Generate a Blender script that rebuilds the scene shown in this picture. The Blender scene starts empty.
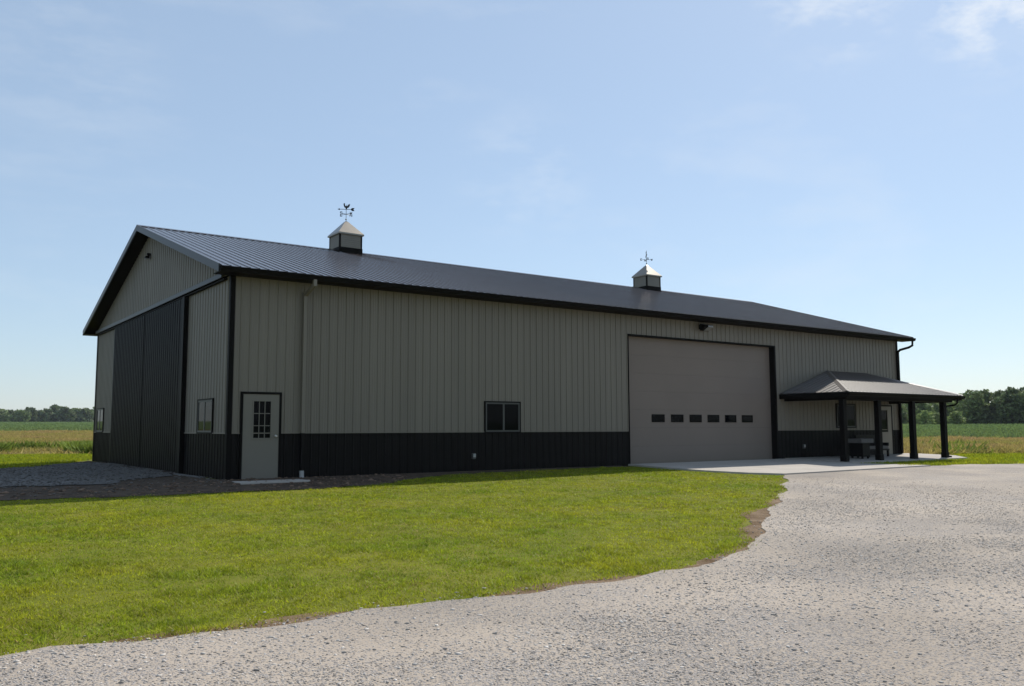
import bpy, bmesh, math, random
import numpy as np
from mathutils import Vector, Matrix
from mathutils.geometry import delaunay_2d_cdt

random.seed(7)
rng = np.random.default_rng(11)
SC = bpy.context.scene
COL = SC.collection

# ------------------------------------------------------------------ camera
yaw, pitch, roll = 0.6218, 0.0974, -0.0029
fw = Vector((math.sin(yaw) * math.cos(pitch), math.cos(yaw) * math.cos(pitch), math.sin(pitch)))
r0 = Vector((math.cos(yaw), -math.sin(yaw), 0))
u0 = r0.cross(fw)
rr = r0 * math.cos(roll) + u0 * math.sin(roll)
uu = -r0 * math.sin(roll) + u0 * math.cos(roll)
CAM = Vector((-6.6173, -20.7589, 1.1896))
cd = bpy.data.cameras.new('camera')
cam = bpy.data.objects.new('camera', cd)
COL.objects.link(cam)
M = Matrix.Identity(4)
for i in range(3):
    M[i][0] = rr[i]; M[i][1] = uu[i]; M[i][2] = -fw[i]; M[i][3] = CAM[i]
cam.matrix_world = M
cd.sensor_width = 36.0
cd.lens = 874.56 / 1024 * 36.0
cd.clip_start = 0.1
cd.clip_end = 6000
SC.camera = cam

# ------------------------------------------------------------------ light
SUN_A, SUN_B = 0.87, 0.375                      # horizontal run towards the sun per metre of height
EL = math.atan(1 / math.hypot(SUN_A, SUN_B))
AZ = math.atan2(SUN_A, SUN_B)                  # from +Y towards +X
world = bpy.data.worlds.new('World')
SC.world = world
world.use_nodes = True
wn, wl = world.node_tree.nodes, world.node_tree.links
wn.clear()
sky = wn.new('ShaderNodeTexSky')
sky.sky_type = 'NISHITA'
sky.sun_disc = False
sky.sun_elevation = EL
sky.sun_rotation = AZ
sky.altitude = 200
sky.air_density = 1.0
sky.dust_density = 0.5
sky.ozone_density = 2.2
bg = wn.new('ShaderNodeBackground')
bg.inputs['Strength'].default_value = 0.138
wo = wn.new('ShaderNodeOutputWorld')
tc = wn.new('ShaderNodeTexCoord')
mp = wn.new('ShaderNodeMapping')
mp.inputs['Scale'].default_value = (1.6, 3.0, 7.0)
mp.inputs['Rotation'].default_value = (0.3, 0.2, 0.5)
mp.inputs['Location'].default_value = (3.7, 1.9, 0.4)
cn = wn.new('ShaderNodeTexNoise')
cn.inputs['Scale'].default_value = 1.5
cn.inputs['Detail'].default_value = 7
cn.inputs['Roughness'].default_value = 0.62
cr = wn.new('ShaderNodeMapRange')
cr.inputs['From Min'].default_value = 0.52
cr.inputs['From Max'].default_value = 0.80
cr.inputs['To Min'].default_value = 0.0
cr.inputs['To Max'].default_value = 0.22
mxw = wn.new('ShaderNodeMix')
mxw.data_type = 'RGBA'
wl.new(tc.outputs['Generated'], mp.inputs['Vector'])
wl.new(mp.outputs['Vector'], cn.inputs['Vector'])
wl.new(cn.outputs['Fac'], cr.inputs['Value'])
wl.new(cr.outputs['Result'], mxw.inputs[0])
veil = wn.new('ShaderNodeMix')          # thin even high overcast
veil.data_type = 'RGBA'
veil.inputs[0].default_value = 0.58
veil.inputs[7].default_value = (2.56, 3.27, 4.02, 1)
wl.new(sky.outputs['Color'], veil.inputs[6])
wl.new(veil.outputs[2], mxw.inputs[6])
mxw.inputs[7].default_value = (5.4, 5.6, 5.8, 1)
prev = mxw.outputs[2]
for (pu, pv, cos0, amt) in ((990, 0, .9970, .55), (835, -8, .9960, .40), (520, 175, .9955, .13), (75, 60, .993, .10)):
    D = (fw + rr * ((pu - 512) / 874.56) - uu * ((pv - 343) / 874.56)).normalized()   # bearing of a wisp of cirrus
    vd = wn.new('ShaderNodeVectorMath')
    vd.operation = 'DOT_PRODUCT'
    vd.inputs[1].default_value = D
    nv = wn.new('ShaderNodeVectorMath')
    nv.operation = 'NORMALIZE'
    wl.new(tc.outputs['Generated'], nv.inputs[0])
    wl.new(nv.outputs[0], vd.inputs[0])
    mk = wn.new('ShaderNodeMapRange')
    mk.interpolation_type = 'SMOOTHSTEP'
    mk.inputs['From Min'].default_value = cos0
    mk.inputs['From Max'].default_value = 1.0
    wl.new(vd.outputs['Value'], mk.inputs['Value'])
    c2 = wn.new('ShaderNodeTexNoise')
    c2.inputs['Scale'].default_value = 9
    c2.inputs['Detail'].default_value = 8
    c2.inputs['Roughness'].default_value = 0.65
    m2 = wn.new('ShaderNodeMapping')
    m2.inputs['Scale'].default_value = (1.0, 1.6, 3.0)
    m2.inputs['Rotation'].default_value = (0.5, -0.3, 0.4)
    wl.new(tc.outputs['Generated'], m2.inputs['Vector'])
    wl.new(m2.outputs['Vector'], c2.inputs['Vector'])
    k2 = wn.new('ShaderNodeMapRange')
    k2.inputs['From Min'].default_value = 0.44
    k2.inputs['From Max'].default_value = 0.66
    k2.inputs['To Max'].default_value = amt
    wl.new(c2.outputs['Fac'], k2.inputs['Value'])
    ml = wn.new('ShaderNodeMath')
    ml.operation = 'MULTIPLY'
    wl.new(mk.outputs['Result'], ml.inputs[0])
    wl.new(k2.outputs['Result'], ml.inputs[1])
    mc = wn.new('ShaderNodeMix')
    mc.data_type = 'RGBA'
    wl.new(ml.outputs[0], mc.inputs[0])
    wl.new(prev, mc.inputs[6])
    mc.inputs[7].default_value = (6.2, 6.3, 6.3, 1)
    prev = mc.outputs[2]
wl.new(prev, bg.inputs['Color'])
wl.new(bg.outputs['Background'], wo.inputs['Surface'])

sd = bpy.data.lights.new('sun', 'SUN')
sd.energy = 4.1
sd.angle = math.radians(0.53)
sd.color = (1.0, 0.94, 0.84)
sun = bpy.data.objects.new('sun', sd)
COL.objects.link(sun)
sdir = Vector((SUN_A, SUN_B, 1)).normalized()
sun.rotation_euler = sdir.to_track_quat('Z', 'Y').to_euler()
sun.location = (60, 30, 70)

SC.view_settings.view_transform = 'Standard'
SC.view_settings.look = 'None'
SC.view_settings.exposure = 0.25
SC.view_settings.gamma = 1.0
SC.view_settings.use_curve_mapping = False


# ------------------------------------------------------------------ materials
def lin(c):
    return tuple(((x / 12.92) if x <= 0.04045 else ((x + 0.055) / 1.055) ** 2.4) for x in c)


def mat(name, col, rough=0.6, metal=0.0, spec=0.5, var=0.0, vscale=3.0, col2=None, bump=0.0, bscale=40.0,
        island=0.0, coat=0.0, stretch=None, transl=0.0, detail=6, dist=0.02, vv=0.0, vvs=4.0):
    m = bpy.data.materials.new(name)
    m.use_nodes = True
    n, l = m.node_tree.nodes, m.node_tree.links
    b = n['Principled BSDF']
    b.inputs['Roughness'].default_value = rough
    b.inputs['Metallic'].default_value = metal
    b.inputs['Specular IOR Level'].default_value = spec
    b.inputs['Coat Weight'].default_value = coat
    b.inputs['Base Color'].default_value = (*col, 1)
    geo = n.new('ShaderNodeNewGeometry')
    out = None
    if var > 0 or col2:
        src = geo.outputs['Position']
        if stretch:
            mm = n.new('ShaderNodeMapping')
            mm.inputs['Scale'].default_value = stretch
            l.new(src, mm.inputs['Vector'])
            src = mm.outputs['Vector']
        no = n.new('ShaderNodeTexNoise')
        no.inputs['Scale'].default_value = vscale
        no.inputs['Detail'].default_value = detail
        no.inputs['Roughness'].default_value = 0.62
        l.new(src, no.inputs['Vector'])
        mr = n.new('ShaderNodeMapRange')
        mr.inputs['From Min'].default_value = 0.32
        mr.inputs['From Max'].default_value = 0.68
        l.new(no.outputs['Fac'], mr.inputs['Value'])
        mx = n.new('ShaderNodeMix')
        mx.data_type = 'RGBA'
        l.new(mr.outputs['Result'], mx.inputs[0])
        if col2:
            mx.inputs[6].default_value = (*col, 1)
            mx.inputs[7].default_value = (*col2, 1)
        else:
            mx.inputs[6].default_value = (*[c * (1 - var) for c in col], 1)
            mx.inputs[7].default_value = (*[c * (1 + var) for c in col], 1)
        out = mx.outputs[2]
    if island > 0:
        hv = n.new('ShaderNodeHueSaturation')
        mr2 = n.new('ShaderNodeMapRange')
        mr2.inputs['To Min'].default_value = 1 - island
        mr2.inputs['To Max'].default_value = 1 + island
        l.new(geo.outputs['Random Per Island'], mr2.inputs['Value'])
        l.new(mr2.outputs['Result'], hv.inputs['Value'])
        if out:
            l.new(out, hv.inputs['Color'])
        else:
            hv.inputs['Color'].default_value = (*col, 1)
        out = hv.outputs['Color']
    if vv > 0:
        n3 = n.new('ShaderNodeTexNoise')
        n3.inputs['Scale'].default_value = vvs
        n3.inputs['Detail'].default_value = 4
        l.new(geo.outputs['Position'], n3.inputs['Vector'])
        m3 = n.new('ShaderNodeMapRange')
        m3.inputs['From Min'].default_value = 0.3
        m3.inputs['From Max'].default_value = 0.7
        m3.inputs['To Min'].default_value = 1 - vv
        m3.inputs['To Max'].default_value = 1 + vv
        l.new(n3.outputs['Fac'], m3.inputs['Value'])
        h3 = n.new('ShaderNodeHueSaturation')
        l.new(m3.outputs['Result'], h3.inputs['Value'])
        if out:
            l.new(out, h3.inputs['Color'])
        else:
            h3.inputs['Color'].default_value = (*col, 1)
        out = h3.outputs['Color']
    if out:
        l.new(out, b.inputs['Base Color'])
    if bump > 0:
        nb = n.new('ShaderNodeTexNoise')
        nb.inputs['Scale'].default_value = bscale
        nb.inputs['Detail'].default_value = 5
        l.new(geo.outputs['Position'], nb.inputs['Vector'])
        bu = n.new('ShaderNodeBump')
        bu.inputs['Strength'].default_value = bump
        bu.inputs['Distance'].default_value = dist
        l.new(nb.outputs['Fac'], bu.inputs['Height'])
        l.new(bu.outputs['Normal'], b.inputs['Normal'])
    if transl > 0:
        tr = n.new('ShaderNodeBsdfTranslucent')
        if out:
            l.new(out, tr.inputs['Color'])
        else:
            tr.inputs['Color'].default_value = (*col, 1)
        ms = n.new('ShaderNodeMixShader')
        ms.inputs['Fac'].default_value = transl
        l.new(b.outputs['BSDF'], ms.inputs[1])
        l.new(tr.outputs['BSDF'], ms.inputs[2])
        l.new(ms.outputs['Shader'], n['Material Output'].inputs['Surface'])
    return m


def gravel_mat(name, fine_a, fine_b, stone_a, stone_b, scale=32.0, cover=0.5):
    """crushed limestone: pale fines with angular stones of mixed greys"""
    m = bpy.data.materials.new(name)
    m.use_nodes = True
    n, l = m.node_tree.nodes, m.node_tree.links
    b = n['Principled BSDF']
    b.inputs['Roughness'].default_value = 0.92
    b.inputs['Specular IOR Level'].default_value = 0.25
    geo = n.new('ShaderNodeNewGeometry')
    pos = geo.outputs['Position']

    def noise(s, d=6, r=0.6):
        x = n.new('ShaderNodeTexNoise')
        x.inputs['Scale'].default_value = s
        x.inputs['Detail'].default_value = d
        x.inputs['Roughness'].default_value = r
        l.new(pos, x.inputs['Vector'])
        return x.outputs['Fac']

    def rng_(v, a, bb, c=0.0, d=1.0):
        x = n.new('ShaderNodeMapRange')
        x.inputs['From Min'].default_value = a
        x.inputs['From Max'].default_value = bb
        x.inputs['To Min'].default_value = c
        x.inputs['To Max'].default_value = d
        l.new(v, x.inputs['Value'])
        return x.outputs['Result']

    def mix(f, a, bb):
        x = n.new('ShaderNodeMix')
        x.data_type = 'RGBA'
        l.new(f, x.inputs[0])
        for k, v in ((6, a), (7, bb)):
            if isinstance(v, tuple):
                x.inputs[k].default_value = (*v, 1)
            else:
                l.new(v, x.inputs[k])
        return x.outputs[2]

    fines = mix(rng_(noise(70, 4, 0.7), 0.3, 0.7), fine_a, fine_b)
    vo = n.new('ShaderNodeTexVoronoi')
    vo.inputs['Scale'].default_value = scale
    l.new(pos, vo.inputs['Vector'])
    sep = n.new('ShaderNodeSeparateColor')
    l.new(vo.outputs['Color'], sep.inputs['Color'])
    stones = mix(sep.outputs['Red'], stone_a, stone_b)
    patch = rng_(noise(0.5, 5, 0.65), 0.38, 0.62, cover - 0.35, cover + 0.35)
    cmp_ = n.new('ShaderNodeMath')
    cmp_.operation = 'LESS_THAN'
    l.new(sep.outputs['Green'], cmp_.inputs[0])
    l.new(patch, cmp_.inputs[1])
    edge = n.new('ShaderNodeMath')
    edge.operation = 'LESS_THAN'
    l.new(vo.outputs['Distance'], edge.inputs[0])
    edge.inputs[1].default_value = 0.55
    mul = n.new('ShaderNodeMath')
    mul.operation = 'MULTIPLY'
    l.new(cmp_.outputs[0], mul.inputs[0])
    l.new(edge.outputs[0], mul.inputs[1])
    colr = mix(mul.outputs[0], fines, stones)
    big = rng_(noise(0.22, 3, 0.6), 0.35, 0.65, 0.80, 1.12)
    hv = n.new('ShaderNodeHueSaturation')
    l.new(big, hv.inputs['Value'])
    l.new(colr, hv.inputs['Color'])
    l.new(hv.outputs['Color'], b.inputs['Base Color'])
    # height: stones stand up
    hh = n.new('ShaderNodeMath')
    hh.operation = 'MULTIPLY_ADD'
    inv = rng_(vo.outputs['Distance'], 0.0, 0.6, 1.0, 0.0)
    l.new(inv, hh.inputs[0])
    l.new(mul.outputs[0], hh.inputs[1])
    l.new(rng_(noise(55, 5, 0.7), 0, 1, 0, 0.5), hh.inputs[2])
    bu = n.new('ShaderNodeBump')
    bu.inputs['Strength'].default_value = 0.8
    bu.inputs['Distance'].default_value = 0.010
    l.new(hh.outputs[0], bu.inputs['Height'])
    l.new(bu.outputs['Normal'], b.inputs['Normal'])
    return m


MT = {}
MT['siding'] = mat('siding_paint', (0.176, 0.155, 0.125), 0.42, spec=0.35, var=0.07, vscale=1.0, stretch=(2.2, 2.2, 0.12))
MT['black'] = mat('black_paint', (0.0105, 0.0095, 0.0092), 0.36, spec=0.06, var=0.12, vscale=1.5)
MT['trim'] = mat('dark_trim', (0.0090, 0.0082, 0.0076), 0.45, spec=0.03)
MT['roof'] = mat('roof_paint', (0.064, 0.048, 0.044), 0.20, spec=0.6, var=0.10, vscale=0.6)
MT['roof_sunlit'] = mat('roof_paint_sunlit', (0.085, 0.070, 0.062), 0.40, spec=0.8, var=0.08, vscale=0.8)  # same paint as the main roof, base lightened to imitate sun sheen
MT['rake'] = mat('rake_paint', (0.030, 0.032, 0.036), 0.4, spec=0.25)
MT['doorgrey'] = mat('garage_door_paint', (0.196, 0.160, 0.135), 0.5, spec=0.2, var=0.04, vscale=0.5)
MT['manddoor'] = mat('entry_door_paint', (0.170, 0.155, 0.128), 0.45, spec=0.3, var=0.03, vscale=1.2)
MT['cream'] = mat('porch_door_paint', (0.20, 0.18, 0.15), 0.45, spec=0.3)
MT['vinyl'] = mat('window_vinyl', (0.07, 0.07, 0.065), 0.45, spec=0.3)
MT['glass'] = mat('dark_glass', (0.004, 0.004, 0.005), 0.03, spec=0.05)
MT['light_lens'] = mat('lamp_lens', (0.25, 0.25, 0.24), 0.25)
MT['metal'] = mat('brushed_metal', (0.55, 0.54, 0.52), 0.3, metal=1.0)
MT['cuproof'] = mat('cupola_roof_metal', (0.235, 0.212, 0.180), 0.33, metal=0.75, var=0.08, vscale=4)
MT['cupola'] = mat('cupola_paint', (0.200, 0.185, 0.155), 0.5, spec=0.3, var=0.05)
MT['iron'] = mat('vane_iron', (0.02, 0.02, 0.022), 0.5, metal=0.4)
MT['white'] = mat('white_plastic', (0.34, 0.34, 0.33), 0.5)
MT['concrete'] = mat('concrete', (0.36, 0.33, 0.295), 0.85, spec=0.2, col2=(0.44, 0.40, 0.36), vscale=1.3, bump=0.15, bscale=60)
MT['soil'] = mat('bare_soil', (0.060, 0.045, 0.034), 0.95, spec=0.1, col2=(0.13, 0.095, 0.07), vscale=3.2, bump=0.8, bscale=22, dist=0.05)
MT['dirt'] = mat('dry_dirt', (0.11, 0.068, 0.036), 0.95, spec=0.1, col2=(0.25, 0.18, 0.12), vscale=2.5, bump=0.9, bscale=30, dist=0.04)
MT['lawn'] = mat('lawn_soil', (0.11, 0.13, 0.012), 0.95, spec=0.1, col2=(0.17, 0.165, 0.025), vscale=1.4, bump=0.5, bscale=50)
MT['blade'] = mat('grass_blade', (0.37, 0.37, 0.022), 0.55, spec=0.2, col2=(0.19, 0.27, 0.018), vscale=0.55, island=0.36, transl=0.5, vv=0.32, vvs=5.0)
MT['field'] = mat('crop_field', (0.13, 0.19, 0.065), 0.9, spec=0.1, col2=(0.16, 0.21, 0.07), vscale=0.12, bump=0.6, bscale=2.0, dist=0.3)
MT['meadowbase'] = mat('meadow_soil', (0.20, 0.15, 0.055), 0.95, spec=0.1, col2=(0.16, 0.16, 0.035), vscale=0.3)
MT['gravel'] = gravel_mat('gravel', (0.285, 0.238, 0.192), (0.44, 0.375, 0.31), (0.175, 0.160, 0.155), (0.36, 0.332, 0.315), 55.0, 0.55)
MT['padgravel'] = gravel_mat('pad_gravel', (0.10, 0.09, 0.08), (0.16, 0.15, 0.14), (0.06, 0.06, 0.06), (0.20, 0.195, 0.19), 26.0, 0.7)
MT['stone'] = mat('loose_stone', (0.47, 0.43, 0.39), 0.9, spec=0.2, island=0.5, var=0.12, vscale=30)
MT['chip'] = mat('limestone_chip', (0.385, 0.348, 0.315), 0.9, spec=0.2, island=0.65)
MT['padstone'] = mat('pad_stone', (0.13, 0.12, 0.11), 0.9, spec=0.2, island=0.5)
MT['clod'] = mat('soil_clod', (0.16, 0.11, 0.08), 0.95, spec=0.1, island=0.5)
MT['bark'] = mat('bark', (0.07, 0.055, 0.042), 0.9, var=0.2, vscale=4)
MT['wood'] = mat('weathered_board', (0.12, 0.115, 0.11), 0.8, var=0.15, vscale=6, stretch=(1, 8, 8))
MT['cushion'] = mat('grey_cushion', (0.15, 0.14, 0.13), 0.85, var=0.06)


# ------------------------------------------------------------------ mesh helpers
class MB:
    def __init__(self):
        self.v, self.f = [], []

    def add(self, vs, fs):
        o = len(self.v)
        self.v += [tuple(x) for x in vs]
        self.f += [tuple(i + o for i in f) for f in fs]
        return self

    def box(self, x0, x1, y0, y1, z0, z1):
        vs = [(x, y, z) for x in (x0, x1) for y in (y0, y1) for z in (z0, z1)]
        return self.add(vs, [(0, 1, 3, 2), (4, 6, 7, 5), (0, 4, 5, 1), (2, 3, 7, 6), (0, 2, 6, 4), (1, 5, 7, 3)])

    def prism(self, poly, ext):
        """extrude a 3-D polygon by the vector ext"""
        n = len(poly)
        e = Vector(ext)
        vs = [Vector(p) for p in poly] + [Vector(p) + e for p in poly]
        fs = [tuple(range(n))[::-1], tuple(range(n, 2 * n))]
        fs += [(i, (i + 1) % n, n + (i + 1) % n, n + i) for i in range(n)]
        return self.add(vs, fs)

    def beam(self, a, b, w, h, up=(0, 0, 1)):
        a, b = Vector(a), Vector(b)
        d = (b - a).normalized()
        s = d.cross(Vector(up)).normalized()
        t = s.cross(d)
        poly = [a + s * w / 2 + t * h / 2, a - s * w / 2 + t * h / 2, a - s * w / 2 - t * h / 2, a + s * w / 2 - t * h / 2]
        return self.prism(poly, b - a)

    def tube(self, pts, r, n=8):
        pts = [Vector(p) for p in pts]
        rs = r if isinstance(r, (list, tuple)) else [r] * len(pts)
        vs, fs = [], []
        for i, p in enumerate(pts):
            d = (pts[min(i + 1, len(pts) - 1)] - pts[max(i - 1, 0)]).normalized()
            ref = Vector((0, 0, 1)) if abs(d.z) < 0.9 else Vector((1, 0, 0))
            s = d.cross(ref).normalized()
            t = s.cross(d)
            for k in range(n):
                a = 2 * math.pi * k / n
                vs.append(p + (s * math.cos(a) + t * math.sin(a)) * rs[i])
        for i in range(len(pts) - 1):
            for k in range(n):
                fs.append((i * n + k, i * n + (k + 1) % n, (i + 1) * n + (k + 1) % n, (i + 1) * n + k))
        fs.append(tuple(range(n)))
        fs.append(tuple(range((len(pts) - 1) * n, len(pts) * n))[::-1])
        return self.add(vs, fs)

    def build(self, name, m, parent=None, bevel=0.0):
        me = bpy.data.meshes.new(name)
        me.from_pydata([tuple(v) for v in self.v], [], self.f)
        me.update()
        me.materials.append(m)
        if bevel > 0 or True:
            bm = bmesh.new()
            bm.from_mesh(me)
            bmesh.ops.recalc_face_normals(bm, faces=bm.faces)
            if bevel > 0:
                bmesh.ops.bevel(bm, geom=bm.edges[:], offset=bevel, segments=2, affect='EDGES', profile=0.6)
            bm.to_mesh(me)
            bm.free()
        o = bpy.data.objects.new(name, me)
        COL.objects.link(o)
        if parent:
            o.parent = parent
        return o


def thing(name, label, cat, loc=(0, 0, 0), rotz=0.0, group=None):
    o = bpy.data.objects.new(name, None)
    o.empty_display_size = 0.3
    COL.objects.link(o)
    o.location = loc
    o.rotation_euler = (0, 0, rotz)
    o['label'] = label
    o['category'] = cat
    if group:
        o['group'] = group
    return o


def big_mesh(name, verts, faces, m, k):
    """numpy arrays -> one mesh; faces all have k corners"""
    me = bpy.data.meshes.new(name)
    nv, nf = len(verts), len(faces)
    me.vertices.add(nv)
    me.vertices.foreach_set('co', np.ascontiguousarray(verts, dtype=np.float32).ravel())
    me.loops.add(nf * k)
    me.loops.foreach_set('vertex_index', np.ascontiguousarray(faces, dtype=np.int32).ravel())
    me.polygons.add(nf)
    me.polygons.foreach_set('loop_start', np.arange(0, nf * k, k, dtype=np.int32))
    me.update(calc_edges=True)
    me.validate()
    me.materials.append(m)
    o = bpy.data.objects.new(name, me)
    COL.objects.link(o)
    return o


# ------------------------------------------------------------------ terrain
def ss(a, b, x):
    t = np.clip((x - a) / (b - a), 0, 1)
    return t * t * (3 - 2 * t)


def zt(x, y):
    x = np.asarray(x, float)
    y = np.asarray(y, float)
    d = np.maximum(0, -y - .2)
    dl = np.maximum(0, -x)
    zA = -.3 * (1 - np.exp(-d / 5)) - .005 * np.minimum(d, 40)
    zB = -.03 * np.minimum(d, 13)
    k = ss(5, 11, x)
    z = zA * (1 - k) + zB * k - .08 * (1 - np.exp(-dl / 3)) * np.exp(-d / 6)
    r = np.hypot(x + 6.6, y + 20.8)
    w = np.maximum(0, r - 60)
    return z + .011 * w * w / (w + 25)


def sheet(name, outline, off, m, step=0.6, rough=0.0, seg=0.25, skirt=0.0, interior=True):
    """terrain-following sheet with the given outline"""
    pts = []
    n = len(outline)
    for i in range(n):
        a, b = np.array(outline[i], float), np.array(outline[(i + 1) % n], float)
        L = np.linalg.norm(b - a)
        sg = seg if L < 60 else 2.0
        k = max(1, int(L / sg))
        nrm = np.array([-(b - a)[1], (b - a)[0]]) / max(L, 1e-6)
        for j in range(k):
            p = a + (b - a) * j / k
            if rough > 0 and L < 60:
                q = rough * (math.sin(p[0] * 2.1 + p[1] * 1.3) * .5 + math.sin(p[0] * 5.3 - p[1] * 4.1) * .35 + random.uniform(-.22, .22))
                p = p + nrm * q
            pts.append(p)
    P = np.array(pts)
    ne = len(P)
    lo, hi = P.min(0), P.max(0)
    gx, gy = np.meshgrid(np.arange(lo[0] + step / 2, hi[0], step), np.arange(lo[1] + step / 2, hi[1], step))
    G = np.c_[gx.ravel(), gy.ravel()]
    # even-odd inside test
    ins = np.zeros(len(G), bool)
    for i in range(ne):
        x1, y1 = P[i]
        x2, y2 = P[(i + 1) % ne]
        if y1 == y2:
            continue
        c = ((y1 > G[:, 1]) != (y2 > G[:, 1])) & (G[:, 0] < (x2 - x1) * (G[:, 1] - y1) / (y2 - y1) + x1)
        ins ^= c
    G = G[ins]
    V = [Vector((float(a), float(b))) for a, b in np.vstack([P, G])]
    res = delaunay_2d_cdt(V, [], [list(range(ne))], 1, 1e-4)
    vo = np.array([(v.x, v.y) for v in res[0]])
    z = zt(vo[:, 0], vo[:, 1]) + off
    mb = MB()
    mb.add(np.c_[vo, z], [tuple(f) for f in res[2]])
    me = bpy.data.meshes.new(name)
    me.from_pydata([tuple(map(float, v)) for v in mb.v], [], mb.f)
    bm = bmesh.new()
    bm.from_mesh(me)
    bmesh.ops.recalc_face_normals(bm, faces=bm.faces)
    for f in bm.faces:
        if f.normal.z < 0:
            f.normal_flip()
    if skirt > 0:
        ed = [e for e in bm.edges if e.is_boundary]
        g = bmesh.ops.extrude_edge_only(bm, edges=ed)
        for v in [x for x in g['geom'] if isinstance(x, bmesh.types.BMVert)]:
            v.co.z -= skirt
    bm.to_mesh(me)
    bm.free()
    for p in me.polygons:
        p.use_smooth = skirt == 0
    me.materials.append(m)
    o = bpy.data.objects.new(name, me)
    COL.objects.link(o)
    o['kind'] = 'structure'
    return o


# the ground to the horizon (polar grid about the photographer)
rad = np.concatenate([[0], np.arange(1.5, 60, 1.5), np.geomspace(60, 950, 40)])
na = 144
vs, fs = [], []
for i, r in enumerate(rad):
    for k in range(na):
        a = 2 * math.pi * k / na
        x, y = -6.6 + r * math.cos(a), -20.8 + r * math.sin(a)
        vs.append((x, y, float(zt(x, y)) - 0.03))
for i in range(len(rad) - 1):
    for k in range(na):
        k2 = (k + 1) % na
        fs.append((i * na + k, (i + 1) * na + k, (i + 1) * na + k2, i * na + k2))
g = MB().add(vs, fs).build('ground', MT['field'])
g['kind'] = 'structure'

LAWN_EDGE = [(-60, -13.6), (-20, -13.7), (-9, -13.75), (-5.89, -13.8), (-5.39, -13.76), (-4.87, -13.85), (-4.29, -13.88), (-3.53, -13.86),
             (-2.89, -13.88), (-2.26, -14.02), (-1.19, -13.97), (-.17, -14.03), (.8, -13.95), (2.31, -13.33), (3.4, -12.75),
             (4.2, -12.1), (5.53, -11.1), (7.5, -9.78), (9.0, -8.8), (10.25, -7.88), (12.3, -6.4), (13.89, -5.18)]
DRIVE = LAWN_EDGE + [(14.35, -4.6), (22.34, -4.62), (24.29, -4.69), (28, -5.65), (34, -7.8), (60, -17), (60, -60), (-60, -60)]
sheet('lawn', [(-60, -40), (60, -40), (60, 6), (36.5, -1.2), (28.6, .8), (28.6, 22), (2.5, 24), (-2, 29), (-60, 40)], 0.0, MT['lawn'], step=1.0, seg=1.0)
sheet('meadow', [(36.5, -1.4), (28.5, .8), (28.6, 22), (2.3, 24), (-2.2, 29), (-60, 40), (-90, 160), (40, 190), (60, 90), (110, 40), (110, -40), (60, -9)], -0.012, MT['meadowbase'], step=2.0, seg=1.0, rough=0.3)
sheet('gravel_drive', DRIVE, 0.014, MT['gravel'], step=0.8, rough=0.13, seg=0.14)
sheet('lawn_edge_soil', [(-9, -14.15), (-5.89, -14.2), (-3.53, -14.26), (-1.19, -14.37), (-.17, -14.43), (1.0, -14.35), (2.6, -13.7), (3.7, -13.1),
                         (4.5, -12.5), (5.83, -11.5), (7.8, -10.1), (9.3, -9.1), (8.9, -8.8), (7.25, -9.75), (6.4, -10.15), (5.6, -10.65), (4.8, -11.3), (3.9, -11.95), (3.1, -12.65), (2.2, -13.2),
                         (.9, -13.80), (-.1, -13.9), (-1.19, -13.78), (-2.2, -13.9), (-3.5, -13.7), (-4.4, -13.74), (-5.9, -13.66), (-9, -13.6)], 0.006, MT['dirt'], step=0.3, rough=0.13, seg=0.12)
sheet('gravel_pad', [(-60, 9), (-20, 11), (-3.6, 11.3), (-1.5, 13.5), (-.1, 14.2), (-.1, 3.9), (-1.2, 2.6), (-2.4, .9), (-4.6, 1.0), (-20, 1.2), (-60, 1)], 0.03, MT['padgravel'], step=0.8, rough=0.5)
sheet('bare_soil', [(-60, -.9), (-20, -1.2), (-6, -1.6), (-3, -2.0), (-1, -2.35), (1.2, -2.5), (2.6, -2.3), (4.2, -1.4), (5.5, -.75), (12.4, -.55), (12.4, .1), (-.1, .1), (-.1, 16.5), (-1.5, 13.2), (-3.6, 11), (-60, 9.3)],
      0.012, MT['soil'], step=0.5, rough=0.12)
sheet('concrete_apron', [(12.75, -.06), (12.72, -1.6), (12.9, -3.1), (13.4, -4.3), (14.1, -5.02), (22.3, -4.72), (21.2, -3.4), (20.62, -3.0), (20.62, -.06)], 0.05, MT['concrete'], step=0.7, skirt=0.12, seg=0.4)
sheet('porch_slab', [(20.66, -.06), (20.66, -2.85), (28.4, -2.85), (29.7, -1.7), (29.7, .5), (28.7, .5), (28.7, -.06)], 0.07, MT['concrete'], step=0.7, skirt=0.14, seg=0.5)

st = MB().box(-.02, 1.62, -1.12, -.03, -.14, -.005).build('concrete_step', MT['concrete'], bevel=0.012)
st['label'] = 'pale concrete step slab in front of the grey entry door'
st['category'] = 'step'
bd = MB().beam((-.24, 3.6, .0), (-.16, 1.3, -.0), .14, .05).build('board', MT['wood'], bevel=0.006)
bd['label'] = 'thin grey board lying on the soil along the black gable base'
bd['category'] = 'board'

# ------------------------------------------------------------------ the barn
W, L = 16.02, 28.54
ZE, OE, OG, SL = 5.0, 0.51, 0.47, 0.300
HW = 1.09
SOF = 4.87
ZR = ZE + SL * (W / 2 + OE)
barn = thing('pole_barn', 'long grey-green metal barn with black wainscot, dark ribbed roof, two cupolas and porch', 'barn', (0, 0, 0))

PITCH = 0.2286
PROF = [(0.0, 0), (.010, .019), (.032, .019), (.042, 0), (.098, 0), (.106, .004), (.122, .004), (.130, 0), (.160, 0), (.168, .004), (.184, .004), (.192, 0)]


RPROF = PROF[:4]


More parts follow.
